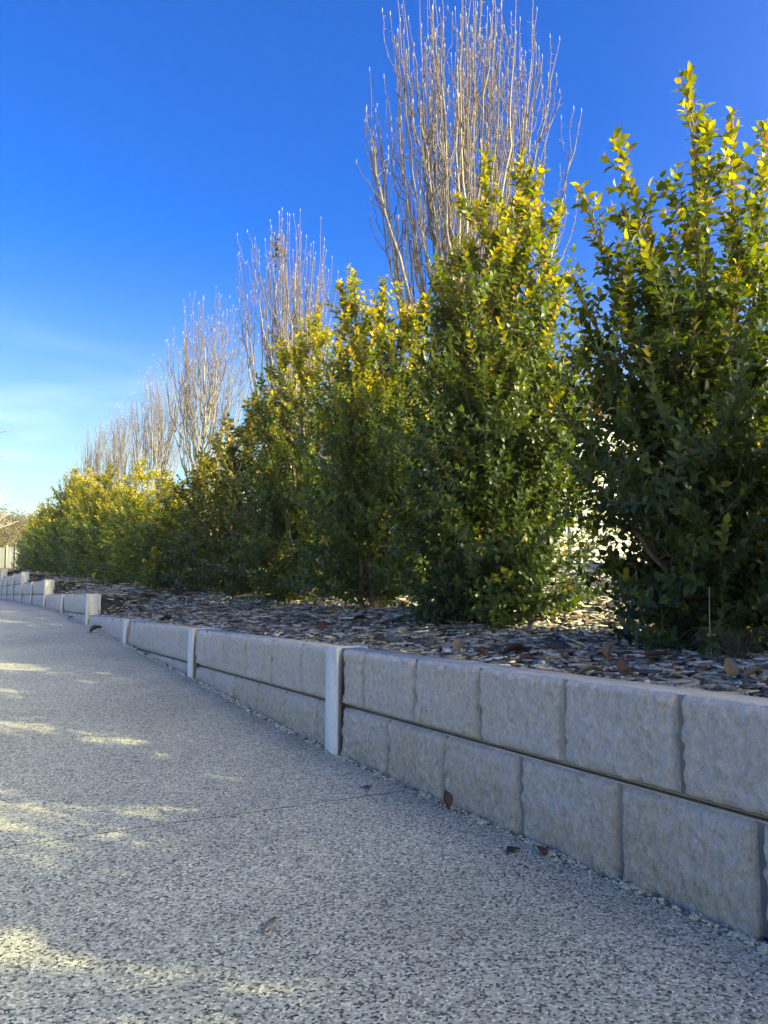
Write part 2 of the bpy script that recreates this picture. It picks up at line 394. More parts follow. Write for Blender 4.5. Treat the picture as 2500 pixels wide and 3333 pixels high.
def bay(bi, y0, y1, top):
    gmin = min(float(path_z(y0)), float(path_z(y1)))
    k = 0; zt = top
    while zt > gmin - .01:
        zb = zt - H
        # one cast sleeper: flat core with a chamfered top lip and a smooth strip along the foot
        a = y0 + .012; b = y1 - .012; x1 = WX + .076
        prof = [(WX-.001, zb+.0035), (WX-.001, zb+.007), (WX, zb+.008), (WX, zt-.006), (WX+.002, zt-.003), (WX+.006, zt-.001), (x1, zt-.001), (x1, zb+.0035)]
        V = np.array([[x, y, z] for y in (a, b) for x, z in prof]); n = len(prof)
        F4 = np.array([[i, (i+1) % n, n+(i+1) % n, n+i] for i in range(n)])[:, ::-1]
        F4 = np.concatenate([F4, [[0, 1, 2, 7], [2, 3, 6, 7], [3, 4, 5, 6], [n+2, n+1, n, n+7], [n+3, n+2, n+7, n+6], [n+5, n+4, n+3, n+6]]])
        sl_ = part('sleeper', V, [F4], M_core, wall); sl_.data.materials.append(M_joint); sl_.data.polygons[2].material_index = 1; sl_.data.polygons[0].material_index = 1; sl_.data.polygons[1].material_index = 1  # darker joint concrete, also painting groove and seam shade onto front and lip
        if k > 0:
            sl_.data.materials.append(M_seam)
            for q in (4, 5): sl_.data.polygons[q].material_index = 2
        off = .112 if k % 2 == 0 else .20
        js = [y1 - (off + .1775*q)*(y1-y0) for q in range(-1, 7)]
        js = sorted(j for j in js if y0 + .06 < j < y1 - .06)
        edges = [y0 + .050] + js + [y1 - .050]
        for q in range(len(edges)-1):
            jg = float(np.interp(edges[q], [2.5, 8], [.0075, .014])); gL = .0 if q == 0 else jg; gR = .0 if q == len(edges)-2 else jg
            ya, yb = edges[q]+gL, edges[q+1]-gR
            if yb - ya < .03: continue
            zlo = zb + (.008 if zb > gmin + .03 else -.02); 
            if zt - .02 < min(float(path_z(ya)), float(path_z(yb))): continue
            make_block(ya, yb, zlo, zt - .005, bi*17.3 + k*5.1 + q*1.37, sl_)
        zt = zb; k += 1
for bi in range(len(POST_Y)-1):
    y0, y1 = POST_Y[bi], POST_Y[bi+1]
    bay(bi, y0, y1, wall_top((y0+y1)/2))
def hpost(y, zt):
    zb = float(path_z(y)) - .25; hw = .050; xf = WX - .040; xb = WX + .093; tf = .009; tw = .0045; c = .0025
    pr = [(xf+c, -hw), (xf, -hw+c), (xf, hw-c), (xf+c, hw), (xf+tf, hw), (xf+tf, tw), (xb-tf, tw), (xb-tf, hw), (xb, hw), (xb, -hw),
          (xb-tf, -hw), (xb-tf, -tw), (xf+tf, -tw), (xf+tf, -hw)]
    n = len(pr)
    V = np.array([[x, y+dy, z] for z in (zb, zt) for x, dy in pr])
    F = np.array([[i, (i+1) % n, n+(i+1) % n, n+i] for i in range(n)])
    me = mesh_np('post', V - wloc(wall), [F], M_galv)
    o = link('post', me, wall)
    import bmesh
    bm = bmesh.new(); bm.from_mesh(me); bm.verts.ensure_lookup_table()
    bm.faces.new([bm.verts[n+i] for i in range(n)]); bmesh.ops.recalc_face_normals(bm, faces=bm.faces)
    bm.to_mesh(me); bm.free()
for y in POST_Y:
    t = max(wall_top(y - .3), wall_top(y + .3))
    hpost(y, t + .004)

# ------------------------------------------------------------------ leaves and shrubs
LU = np.array([0, .27, .27, .27, .66, .66, .66, 1.0])
LV = np.array([0, -.45, 0, .45, -.42, 0, .42, 0])
LW = np.array([0, .045, 0, .045, -.01, -.065, -.01, -.22])
LF3 = np.array([[0, 2, 1], [0, 3, 2], [4, 5, 7], [5, 6, 7]])
LF4 = np.array([[1, 2, 5, 4], [2, 3, 6, 5]])
NLV = 8
def leaves_geo(P, T, Nn, L, W, col):
    B = np.cross(Nn, T)
    V = P[:, None, :] + (L[:, None]*LU)[..., None]*T[:, None, :] + (W[:, None]*LV)[..., None]*B[:, None, :] + (L[:, None]*LW)[..., None]*Nn[:, None, :]
    n = len(P); o = (np.arange(n)*NLV)[:, None, None]
    return V.reshape(-1, 3), [(LF3[None]+o).reshape(-1, 3), (LF4[None]+o).reshape(-1, 4)], np.repeat(col, NLV, axis=0)
def unit(v): return v/(np.linalg.norm(v, axis=-1, keepdims=True) + 1e-9)
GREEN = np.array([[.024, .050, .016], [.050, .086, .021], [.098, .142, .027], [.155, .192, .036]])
YEL = np.array([[.27, .285, .034], [.41, .37, .044], [.53, .40, .055]]); ORA = np.array([.42, .20, .05])
class Shrub:
    def __init__(s, seed, leaders, rad, step=.040, spacing=.026, leaf=.044, newp=1.0, tint=(1, 1, 1), zclear=.03, squash=1.0, skirt=7, slim=1.0):
        s.rng = np.random.default_rng(seed); r = s.rng
        s.P = []; s.T = []; s.N = []; s.L = []; s.W = []; s.C = []
        s.stem = MB(); s.trunk = MB()
        zmax = max(l[2] for l in leaders)
        leaders = list(leaders)
        for q in range(skirt):
            a = q*2.4 + r.uniform(0, .8); rs_ = rad*r.uniform(.45, .85)
            leaders.append((rs_*math.cos(a), rs_*math.sin(a), zmax*r.uniform(.22, .58)))
        nmain = len(leaders) - skirt
        bark = np.array([.17, .13, .095])
        for li, tip in enumerate(leaders):
            tip = np.array(tip, float); h = tip[2]
            b0 = np.array([r.normal(0, .03), r.normal(0, .03), -.03])
            p1 = np.array([tip[0]*.30 + r.normal(0, .05), tip[1]*.30 + r.normal(0, .05), h*.5])
            t = np.linspace(0, 1, 22)[:, None]
            pts = (1-t)**2*b0 + 2*t*(1-t)*p1 + t*t*tip + r.normal(0, .006, (22, 3))*np.minimum(1, 4*(1-t))
            s.trunk.tube(pts, np.interp(t[:, 0], [0, .6, 1], [.021, .010, .0025]), 5, bark*r.uniform(.8, 1.25))
            s.leafline(pts[14:], 1.0, spacing*.8, leaf, 1.0, h, zmax, lead=li < nmain, newp=newp, tint=tint)
            m = int(h/step)
            for k in range(m):
                tt = (k + r.uniform(0, 1))/m
                z = tt*h
                if z < zclear: continue
                base = np.array([np.interp(tt, t[:, 0], pts[:, a]) for a in range(3)])
                prof = np.interp(tt, [0, .08, .25, .5, .75, .92, 1], [1.0, 1.0, 1.0, .88, .55, .25, .09])*(np.interp(tt, [.35, .6, 1], [1, slim, slim]) if li < nmain else .62)
                ln = rad*prof*r.uniform(.55, 1.12)
                az = r.uniform(0, 2*math.pi); el = math.radians(np.interp(tt, [0, .3, .8, 1], [-6, 24, 52, 65]) + r.normal(0, 12))
                d = np.array([math.cos(az)*math.cos(el), math.sin(az)*math.cos(el)*squash, math.sin(el)])
                s.shoot(base, d, ln, spacing, leaf, base[2], zmax, newp, tint, bark, 0)
    def shoot(s, base, d, ln, spacing, leaf, z, zmax, newp, tint, bark, depth):
        r = s.rng; n = 5 if depth == 0 else 3
        q = np.linspace(0, 1, n)[:, None]
        up = np.array([0, 0, r.uniform(.15, .5)])
        pts = base + d*ln*q + up*ln*q*q*.8 + r.normal(0, .007, (n, 3))*q
        pts[:, 2] = np.maximum(pts[:, 2], .015 + .02*r.random())
        s.stem.tube(pts, np.linspace(.0042, .0014, n) if depth == 0 else np.linspace(.0022, .001, n), 3, bark*np.array([1.0, .95, .8])*r.uniform(.8, 1.3), cap=False)
        s.leafline(pts, .72 if depth == 0 else .9, spacing, leaf, ln, z, zmax, newp=newp, tint=tint)
        if depth == 0 and ln > .13:
            for k in range(int(r.integers(2, 5))):
                w = r.uniform(.3, .85); b = np.array([np.interp(w, q[:, 0], pts[:, a]) for a in range(3)])
                dd = unit(d + r.normal(0, .65, 3) + np.array([0, 0, .3]))
                s.shoot(b, dd, ln*r.uniform(.3, .5), spacing, leaf, z, zmax, newp, tint, bark, 1)
    def leafline(s, pts, frac, spacing, leaf, ln, z, zmax, lead=False, newp=.5, tint=(1, 1, 1)):
        r = s.rng
        seg = np.linalg.norm(np.diff(pts, axis=0), axis=1); cum = np.concatenate([[0], np.cumsum(seg)]); tot = cum[-1]
        sp = spacing*r.uniform(.85, 1.2)
        st = np.arange(tot*(1-frac), tot + sp*.3, sp)
        if len(st) == 0: return
        base = np.stack([np.interp(st, cum, pts[:, a]) for a in range(3)], 1)
        D = unit(np.stack([np.interp(st, cum, np.gradient(pts[:, a], cum)) for a in range(3)], 1))
        hz = (base[:, 2]/zmax)
        pn = newp*(.10 + .9*sstep((hz.mean() - .40)/.5))
        new = lead or r.random() < pn
        ref = np.array([.3, .2, .9]) if abs(D[:, 2].mean()) < .8 else np.array([1., .2, .1])
        A = unit(np.cross(D, ref)); Bv = np.cross(D, A)
        ph0 = r.uniform(0, 6.28)
        for side in (0, 1):
            k = np.arange(len(st)); ph = ph0 + k*math.pi/2 + side*math.pi + r.normal(0, .3, len(st))
            S = A*np.cos(ph)[:, None] + Bv*np.sin(ph)[:, None]
            f = (st - st[0] + 1e-6)/(tot - st[0] + 1e-6)          # 0 inside .. 1 tip
            al = np.radians(np.interp(f, [0, .8, 1], [62, 48, 24]) + r.normal(0, 11, len(st)))
            T = D*np.cos(al)[:, None] + S*np.sin(al)[:, None]
            T[:, 2] += r.normal(.05, .12, len(st)); T = unit(T)
            Nn = D*np.sin(al)[:, None] - S*np.cos(al)[:, None]
            Nn = unit(Nn + np.array([0, 0, .25]) + r.normal(0, .16, (len(st), 3))); Nn = unit(Nn - (Nn*T).sum(1, keepdims=True)*T)
            L = leaf*r.uniform(.72, 1.15, len(st))*np.interp(f, [0, .85, 1], [1, 1, .72])
            W = L*r.uniform(.50, .62, len(st))
            ci = r.uniform(0, 1.3, len(st)) + 1.75*np.clip(hz, 0, 1)**1.1; ci = np.clip(ci, 0, 2.999)  # greens lighten with height, which also paints in the crown's shade below
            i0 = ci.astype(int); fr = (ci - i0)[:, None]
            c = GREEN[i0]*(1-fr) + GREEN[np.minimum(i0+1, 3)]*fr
            if new:
                amt = sstep((f - (.25 if lead else .45))/.5)*r.uniform(.55, 1.0)*np.clip(.35 + hz, 0, 1)
                if lead: amt = np.maximum(amt, .75*sstep((hz - .72)/.2))
                yi = YEL[r.integers(0, 3, len(st))]
                c = c*(1-amt[:, None]) + yi*amt[:, None]
                if r.random() < .25:
                    oa = (sstep((f - .82)/.18)*r.uniform(.2, .95, len(st)))[:, None]; c = c*(1-oa) + ORA*oa
            c = c*np.array(tint)*r.uniform(.82, 1.2, (len(st), 1))
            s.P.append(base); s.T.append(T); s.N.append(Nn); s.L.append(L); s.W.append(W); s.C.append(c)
    def arrays(s):
        P, T, Nn, L, W, Cc = [np.concatenate(a) for a in (s.P, s.T, s.N, s.L, s.W, s.C)]
        k = P[:, 2] > .01
        return P[k], T[k], Nn[k], L[k], W[k], Cc[k]
    def build(s, name, label, group, loc, pick=0):
        root = thing(name, label, 'shrub', loc, group)
        V0 = np.array(loc)
        for mb, nm in ((s.trunk, 'trunk'), (s.stem, 'branches')):
            mb.V = [v + V0 for v in mb.V]
            o = mb.build(nm, M_stem, root, True)
        o['kind'] = 'stuff'
        P, T, Nn, L, W, Cc = s.arrays()
        keep = np.ones(len(P), bool)
        if pick:
            sel = pick_front(P + T*(L*.5)[:, None] + V0, L, pick)
            keep[sel] = False
            for i in sel:
                ob = bpy.data.objects.new('leaf', leaf_mesh(Cc[i])); C.objects.link(ob); ob.parent = root
                B = np.cross(Nn[i], T[i])
                m = np.eye(4); m[:3, 0] = T[i]*L[i]; m[:3, 1] = B*W[i]; m[:3, 2] = Nn[i]*L[i]; m[:3, 3] = P[i]
                ob.matrix_local = Matrix(m.tolist())
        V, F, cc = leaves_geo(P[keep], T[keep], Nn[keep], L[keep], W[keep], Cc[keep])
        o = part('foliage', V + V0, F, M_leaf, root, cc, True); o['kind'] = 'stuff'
        return root
LEAFM = {}
def leaf_mesh(c):
    key = tuple(np.round(np.array(c)/np.array([.03, .03, .012])).astype(int))
    if key not in LEAFM:
        V = np.stack([LU, LV, LW], 1)
        cc = np.array(key)*np.array([.03, .03, .012]); cc = np.maximum(cc, [.018, .04, .010])
        LEAFM[key] = mesh_np('leaf', V, [LF3, LF4], M_leaf, np.repeat(cc[None], NLV, 0), True)
    return LEAFM[key]
FWD = np.array([math.sin(YAW)*math.cos(PITCH), math.cos(YAW)*math.cos(PITCH), math.sin(PITCH)])
RGT = np.array([math.cos(YAW), -math.sin(YAW), 0.0]); UPV = np.cross(RGT, FWD)
def pick_front(Pw, L, n):
    """the leaves that show largest: nearest one in each small patch of the view"""
    d = Pw - CAM; z = d@FWD; x = (d@RGT)/z; y = (d@UPV)/z
    ok = (abs(x) < .49) & (abs(y) < .65) & (z > .2)
    cell = np.round(x/.016).astype(int)*4096 + np.round(y/.016).astype(int)
    idx = np.where(ok)[0]; idx = idx[np.argsort(z[idx])]
    _, first = np.unique(cell[idx], return_index=True)
    cand = idx[first]; cand = cand[np.argsort(-(L[cand]/z[cand]))]
    return cand[:n]

GH = 'evergreen shrubs planted in a row behind the wall'
def hl(Y, X=2.45): return (X, Y, float(bed_z(X, Y)) - .01)
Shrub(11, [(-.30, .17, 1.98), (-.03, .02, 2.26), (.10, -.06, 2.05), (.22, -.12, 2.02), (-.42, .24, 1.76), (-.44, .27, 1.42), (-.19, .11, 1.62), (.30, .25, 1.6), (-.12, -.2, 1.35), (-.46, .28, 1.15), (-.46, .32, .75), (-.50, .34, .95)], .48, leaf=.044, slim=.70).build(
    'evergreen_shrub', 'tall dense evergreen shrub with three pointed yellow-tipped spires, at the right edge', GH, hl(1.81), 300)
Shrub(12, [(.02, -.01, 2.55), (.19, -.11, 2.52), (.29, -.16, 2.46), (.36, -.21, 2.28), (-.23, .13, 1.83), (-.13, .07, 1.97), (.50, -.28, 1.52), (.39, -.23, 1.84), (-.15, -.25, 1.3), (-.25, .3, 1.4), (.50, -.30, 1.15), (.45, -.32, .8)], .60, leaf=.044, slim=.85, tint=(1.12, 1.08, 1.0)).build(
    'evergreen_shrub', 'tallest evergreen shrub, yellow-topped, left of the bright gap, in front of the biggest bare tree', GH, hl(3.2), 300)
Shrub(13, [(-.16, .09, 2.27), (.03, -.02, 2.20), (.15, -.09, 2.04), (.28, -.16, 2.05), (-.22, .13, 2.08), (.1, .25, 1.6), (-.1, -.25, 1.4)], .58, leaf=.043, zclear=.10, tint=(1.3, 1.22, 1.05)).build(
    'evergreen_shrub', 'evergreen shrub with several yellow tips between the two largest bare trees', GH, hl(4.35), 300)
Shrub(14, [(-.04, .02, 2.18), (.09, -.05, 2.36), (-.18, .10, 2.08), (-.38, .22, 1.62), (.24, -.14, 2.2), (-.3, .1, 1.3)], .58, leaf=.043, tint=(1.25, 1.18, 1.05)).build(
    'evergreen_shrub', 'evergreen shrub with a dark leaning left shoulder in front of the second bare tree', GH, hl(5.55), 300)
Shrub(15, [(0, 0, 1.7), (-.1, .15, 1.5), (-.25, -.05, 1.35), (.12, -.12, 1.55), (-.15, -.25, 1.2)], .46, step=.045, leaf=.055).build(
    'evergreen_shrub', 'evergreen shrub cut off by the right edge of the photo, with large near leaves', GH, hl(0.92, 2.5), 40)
# three more plants to repeat along the row
def generic(seed, h, newp, tint):
    r = np.random.default_rng(seed)
    ld = [(0, 0, h)] + [(r.uniform(-.28, .28), r.uniform(-.28, .28), h*r.uniform(.62, .97)) for _ in range(6)]
    return Shrub(seed, ld, .58, step=.060, spacing=.034, leaf=.053, newp=newp, tint=tint)
protos = [generic(21, 2.0, 1.0, (1.6, 1.5, 1.2)), generic(22, 2.0, 1.4, (1.95, 1.75, 1.2)), generic(23, 2.0, .35, (1.15, .95, 1.0))]
ROW = [(6.75, 1.86, 2, 'dark green evergreen shrub just left of the second bare tree'),
       (7.85, 1.60, 2, 'dull olive evergreen shrub with a rounded top, in front of the third bare tree'),
       (8.95, 1.22, 0, 'low evergreen shrub between the olive shrub and the yellowest shrubs'),
       (10.05, 1.50, 1, 'short yellow-green shrub right of the fourth bare tree'),
       (11.3, 1.78, 1, 'bright yellow-green shrub with a pointed top in front of the fourth bare tree'),
       (12.5, 1.5, 0, 'mid green shrub behind the second step of the wall'),
       (13.8, 2.0, 1, 'yellowish shrub with a tall peak in front of the fifth bare tree'),
       (15.1, 1.85, 0, 'green shrub just left of the yellow peak, above the third wall step'),
       (16.4, 2.2, 1, 'tall pale green shrub below the sixth bare tree'),
       (17.7, 2.0, 0, 'tall shrub between the sixth and the last bare tree'),
       (19.0, 2.45, 0, 'tallest of the far shrubs, at the left end of the bare trees'),
       (20.5, 1.75, 1, 'yellow-green far shrub just left of the tallest far shrub'),
       (22.0, 1.95, 0, 'far shrub above the last visible wall step'),
       (23.6, 1.75, 1, 'third shrub from the far end of the row'),
       (25.1, 1.75, 0, 'second shrub from the far end of the row'),
       (26.6, 1.72, 1, 'last small shrub at the far end of the row beside the grey fence'),
       (-.15, 1.95, 0, 'evergreen shrub of the row beside the camera, out of view'), (-.80, 1.38, 2, 'low evergreen shrub added beside the camera, out of view, to trim the dapples'), (-1.40, 2.12, 1, 'evergreen shrub of the row just behind the camera'),  # the low shrub is added to shade out part of the path's dapples
       (-2.35, 2.0, 2, 'evergreen shrub of the row behind the camera'), (-3.45, 2.1, 0, 'evergreen shrub of the row farther behind the camera'),
       (-4.7, 2.1, 1, 'evergreen shrub of the row well behind the camera'), (-6.15, 2.1, 0, 'evergreen shrub near the near end of the row'), (-7.25, 2.1, 2, 'evergreen shrub at the near end of the row')]
made = {}
rr = random.Random(5)
for (Y, h, k, lab) in ROW:
    loc = hl(Y, 2.45 + rr.uniform(-.06, .06))
    if k not in made:
        made[k] = protos[k].build('evergreen_shrub', lab, GH, loc)
        o = made[k]
    else:
        o = copy_tree(made[k]); o.location = loc
    o['label'] = lab
    w_ = .95 if Y < 0 else 1.0; s_ = h/2.0; o.scale = (w_*1.0*rr.uniform(.95, 1.12)*(1.1 if h > 1.9 else 1), 1.12*w_, s_); o.rotation_euler = (0, 0, rr.uniform(0, 6.28))
s5 = Shrub(31, [(0, 0, .50), (.06, .05, .40), (-.07, .03, .36)], .15, step=.03, spacing=.03, leaf=.045, newp=1.3, tint=(1.9, 1.75, 1.0), skirt=0)
s5.build('young_shrub', 'small bright yellow-green seedling at the foot of the row beside the low shrub', None, hl(8.7, 2.02))
s5 = Shrub(33, [(0, 0, 2.3), (.5, .2, 2.0), (-.5, .2, 2.1), (.3, -.3, 1.8), (-.2, -.4, 1.7)], .75, step=.07, spacing=.06, leaf=.13, newp=.9, tint=(1.3, 1.2, 1.0))
s5.build('evergreen_shrub', 'yellow-green bush at the far left edge beside the grey fence', None, (1.62, 41.5, float(hedge_z(41.5)) - .03))

# ------------------------------------------------------------------ bare upright trees
def bark_col(r):
    r = np.asarray(r)[:, None]; f = sstep((r - .0035)/.009)
    return (1-f)*np.array([.13, .10, .09]) + f*np.array([.26, .235, .205])
def fastigiate(seed, loc, height, rc, nl, label, group, bottom=.55, sub=5, spread=None):
    r = np.random.default_rng(seed)
    root = thing('bare_tree', label, 'tree', loc, group); L0 = np.array(loc, float)
    tr = MB(); hh = height*.82
    z = np.linspace(-.1, hh, 24); wig = np.cumsum(r.normal(0, .012, (24, 2)), axis=0)
    tp = np.stack([wig[:, 0], wig[:, 1], z], 1); rad = np.interp(z, [0, .4, hh*.5, hh], [.075, .058, .034, .008])
    tr.tube(tp + L0, rad, 9, bark_col(rad)); tr.build('trunk', M_bark, root, True)
    for li in range(nl):
        ph = li*2.39996 + r.normal(0, .3); u = (li + .5)/nl
        rr_ = rc*math.sqrt(u)*r.uniform(.85, 1.08)
        zs = np.interp(u, [0, 1], [height*.50, bottom])*r.uniform(.75, 1.25)
        top = height*(1 - .30*(rr_/rc)**2*r.uniform(.5, 1.15)) - r.uniform(0, .35)
        st = np.array([np.interp(zs, z, tp[:, 0]), np.interp(zs, z, tp[:, 1]), zs])
        dr = np.array([math.cos(ph), math.sin(ph), 0])
        c1 = st + dr*rr_*.50 + np.array([0, 0, .55*rr_ + .2]); c2 = st + dr*rr_*.82 + np.array([0, 0, 1.9*rr_ + .6]); en = dr*rr_*r.uniform(.95, 1.08) + np.array([0, 0, top])
        t = np.linspace(0, 1, 18)[:, None]
        pts = (1-t)**3*st + 3*t*(1-t)**2*c1 + 3*t*t*(1-t)*c2 + t**3*en
        pts[1:, :2] += np.cumsum(r.normal(0, .013, (17, 2)), axis=0)*np.linspace(1, .7, 17)[:, None]
        pts[1:, :2] += r.normal(0, .012, (17, 2))
        w0 = np.interp(u, [0, 1], [.017, .027])*r.uniform(.8, 1.2)
        rad = np.interp(t[:, 0], [0, .5, .93, 1], [w0, w0*.55, .0048, .0036])
        lm = MB(); lm.tube(pts + L0, rad, 5, bark_col(rad)); lo = lm.build('limb', M_bark, root, True)
        tw = MB()
        lines = [(pts, rad)]
        for k in range(sub + int(r.integers(0, 3))):
            w = r.uniform(.18, .86); b = np.array([np.interp(w, t[:, 0], pts[:, a]) for a in range(3)])
            ang = r.uniform(0, 6.28) if r.random() < .5 else ph + r.normal(0, 1.0); off = r.uniform(.06, .30); d2 = np.array([math.cos(ang), math.sin(ang), 0])
            tz = min(top - r.uniform(-.15, .9), b[2] + r.uniform(.35, 1.7)); tz = max(tz, b[2] + .3)
            q = np.linspace(0, 1, 11)[:, None]
            p0 = b; p1_ = b + d2*off*.9 + np.array([0, 0, off*.9]); p2 = b*np.array([1, 1, 0]) + d2*off + np.array([0, 0, tz])
            pp = (1-q)**2*p0 + 2*q*(1-q)*p1_ + q*q*p2
            pp[1:, :2] += np.cumsum(r.normal(0, .013, (10, 2)), axis=0)
            r0 = min(.0090, np.interp(w, t[:, 0], rad)*.75)
            rd = np.linspace(r0, .0034, 11); tw.tube(pp + L0, rd, 4, bark_col(rd)); lines.append((pp, rd))
        for pp, rd in lines:
            ln = np.linalg.norm(np.diff(pp, axis=0), axis=1).sum(); m = int(ln/.075)
            ws = r.uniform(.08, .97, m); ks = np.linspace(0, 1, len(pp))
            for w in ws:
                b = np.array([np.interp(w, ks, pp[:, a]) for a in range(3)]); an = r.uniform(0, 6.28)
                d = np.array([math.cos(an), math.sin(an), r.uniform(.1, 1.1)]); d /= np.linalg.norm(d)
                l_ = r.uniform(.015, .055)
                tw.tube(np.array([b, b + d*l_]) + L0, [.0034, .0022], 3, (.26, .18, .14), cap=False)
            e = pp[-1]; tw.tube(np.array([e - [0, 0, .004], e + [0, 0, .02], e + [0, 0, .05]]) + L0, [.0034, .0054, .002], 4, (.36, .35, .34))
        to = tw.build('twigs', M_bark, lo, True); to['kind'] = 'stuff'
    return root
GT = 'bare upright trees behind the shrubs'
def tl(Y, X=4.5): return (X, Y, float(bed_z(X, Y)) - .02)
fastigiate(41, tl(6.15), 6.65, 1.16, 44, 'biggest and nearest bare upright tree, cut by the top edge', GT, bottom=.9, sub=10)
t2 = fastigiate(42, tl(10.8), 5.95, .95, 28, 'second bare upright tree, holding a dark clump of dead leaves', GT, bottom=1.0, sub=7)
t3 = fastigiate(43, tl(15.0), 5.85, 1.02, 28, 'third bare upright tree, fanning out above the olive shrub', GT, bottom=1.0, sub=7)
for Y, src, s_, rot, lab in ((19.2, t2, .90, 1.3, 'fourth bare upright tree from the right'), (23.3, t3, .88, 2.2, 'fifth bare upright tree from the right'),
                             (27.5, t2, .90, 3.7, 'sixth bare upright tree, second from the far end'), (31.6, t3, .76, 4.4, 'farthest and smallest bare upright tree')):
    c = copy_tree(src); c.location = tl(Y); c.scale = (s_, s_, s_); c.rotation_euler = (0, 0, rot); c['label'] = lab
r_ = np.random.default_rng(77); mb = MB()
for k in range(60):
    b = np.array([4.5, 11.42, 6.33]) + r_.normal(0, 1, 3)*np.array([.035, .035, .13]); d = unit(r_.normal(0, 1, 3)); e = unit(np.cross(d, r_.normal(0, 1, 3)))
    mb.add([b, b + d*.06 + e*.02, b + d*.10, b + d*.06 - e*.02], f4=[[0, 1, 2, 3]], col=(.05, .04, .035))
tag(mb.build('leaf_clump', M_dry), 'dark clump of dead leaves caught high in the second bare tree', 'leaf clump')

# ------------------------------------------------------------------ slate chips
r = np.random.default_rng(3); NCH = 46000
cx_ = np.where(r.random(NCH*3) < .70, r.uniform(1.445, 2.75, NCH*3), r.uniform(2.6, 5.2, NCH*3)); cy_ = .2 + 27*r.random(NCH*3)**1.9
kk = slice(0, NCH); cx_ = cx_[kk]; cy_ = cy_[kk]
dist = np.hypot(cx_, cy_); sc = np.clip((dist/2.6)**.55, .8, 3.0)
ln = r.gamma(3.2, .0135, NCH).clip(.02, .11)*sc; wd = ln*r.uniform(.18, .50, NCH); th = r.uniform(.0025, .007, NCH)*np.sqrt(sc)
big = r.random(NCH) < .01; ln[big] *= 1.5
yaw = r.uniform(0, 6.283, NCH)
yaw = np.where(r.random(NCH) < .35, r.normal(-.5, .5, NCH), yaw)
tilt = np.abs(r.normal(0, .20, NCH)); tilt[r.random(NCH) < .05] *= 3; ta = r.uniform(0, 6.283, NCH)
Nv = np.stack([np.sin(tilt)*np.cos(ta), np.sin(tilt)*np.sin(ta), np.cos(tilt)], 1)
A = np.stack([np.cos(yaw), np.sin(yaw), np.zeros(NCH)], 1); A = unit(A - (A*Nv).sum(1, keepdims=True)*Nv); B = np.cross(Nv, A)
cz = bed_z(cx_, cy_) - .004 + r.uniform(0, .022, NCH)*np.sqrt(sc)
P0 = np.stack([cx_, cy_, cz], 1)
ang = np.array([-.98, -.15, .80, .70, -.45]); side = np.array([-.25, -.95, -.55, .80, .85])
ju = ang[None] + r.normal(0, .18, (NCH, 5)); jv = side[None] + r.normal(0, .18, (NCH, 5))
top = P0[:, None] + (ju*ln[:, None]/2)[..., None]*A[:, None] + (jv*wd[:, None]/2)[..., None]*B[:, None] + (th*.5)[:, None, None]*Nv[:, None]
bot = top - th[:, None, None]*Nv[:, None]
V = np.concatenate([top, bot], 1)
f4 = []
fa = np.array([[i, i+5, (i+1) % 5 + 5, (i+1) % 5] for i in range(5)]); ft = np.array([[0, 1, 2, 3, 4]])
F = (fa[None] + (np.arange(NCH)*10)[:, None, None]).reshape(-1, 4); F5 = (ft[None] + (np.arange(NCH)*10)[:, None, None]).reshape(-1, 5)
pal = np.array([[.085, .080, .070], [.18, .168, .145], [.30, .28, .24], [.44, .41, .355], [.62, .575, .49], [.50, .385, .245], [.17, .09, .055]])
ci = r.choice(7, NCH, p=[.17, .22, .21, .13, .08, .13, .06]); cc = pal[ci]*r.uniform(.8, 1.25, (NCH, 1))
o = part('slate_chips', V.reshape(-1, 3), [F, F5], M_chip, None, np.repeat(cc, 10, 0)); tag(o, 'grey and tan slate chips mulching the garden bed', 'slate chips', kind='stuff')

# crumbs of pale stone along the foot of the wall
r = np.random.default_rng(9); n = 5600
yy = .55 + 11*r.random(n)**1.7; yy = yy + .05*np.sin(yy*23) + .03*np.sin(yy*61); xx = 1.314 + r.normal(0, .007, n); zz = path_z(yy) + .001 + r.uniform(-.004, .004, n); s_ = r.uniform(.0025, .0072, n)*np.clip(yy/2.5, .8, 1.5)
octv = np.array([[1, 0, 0], [0, 1, 0], [-1, 0, 0], [0, -1, 0], [0, 0, 1], [0, 0, -1], ], float)
octf = np.array([[0, 1, 4], [1, 2, 4], [2, 3, 4], [3, 0, 4], [1, 0, 5], [2, 1, 5], [3, 2, 5], [0, 3, 5]])
V = np.stack([xx, yy, zz], 1)[:, None] + (octv[None] + r.normal(0, .22, (n, 6, 3)))*s_[:, None, None]*np.array([1.1, 1.5, .75])
F = (octf[None] + (np.arange(n)*6)[:, None, None]).reshape(-1, 3)
c0 = np.where(r.random((n, 1)) < .12, np.array([[.16, .15, .13]]), np.array([[.60, .54, .41]]))*r.uniform(.75, 1.15, (n, 1))
tag(part('stone_crumbs', V.reshape(-1, 3), [F], M_pebble, None, np.repeat(c0, 6, 0), True), 'pale stone crumbs along the foot of the wall', 'gravel', kind='stuff')

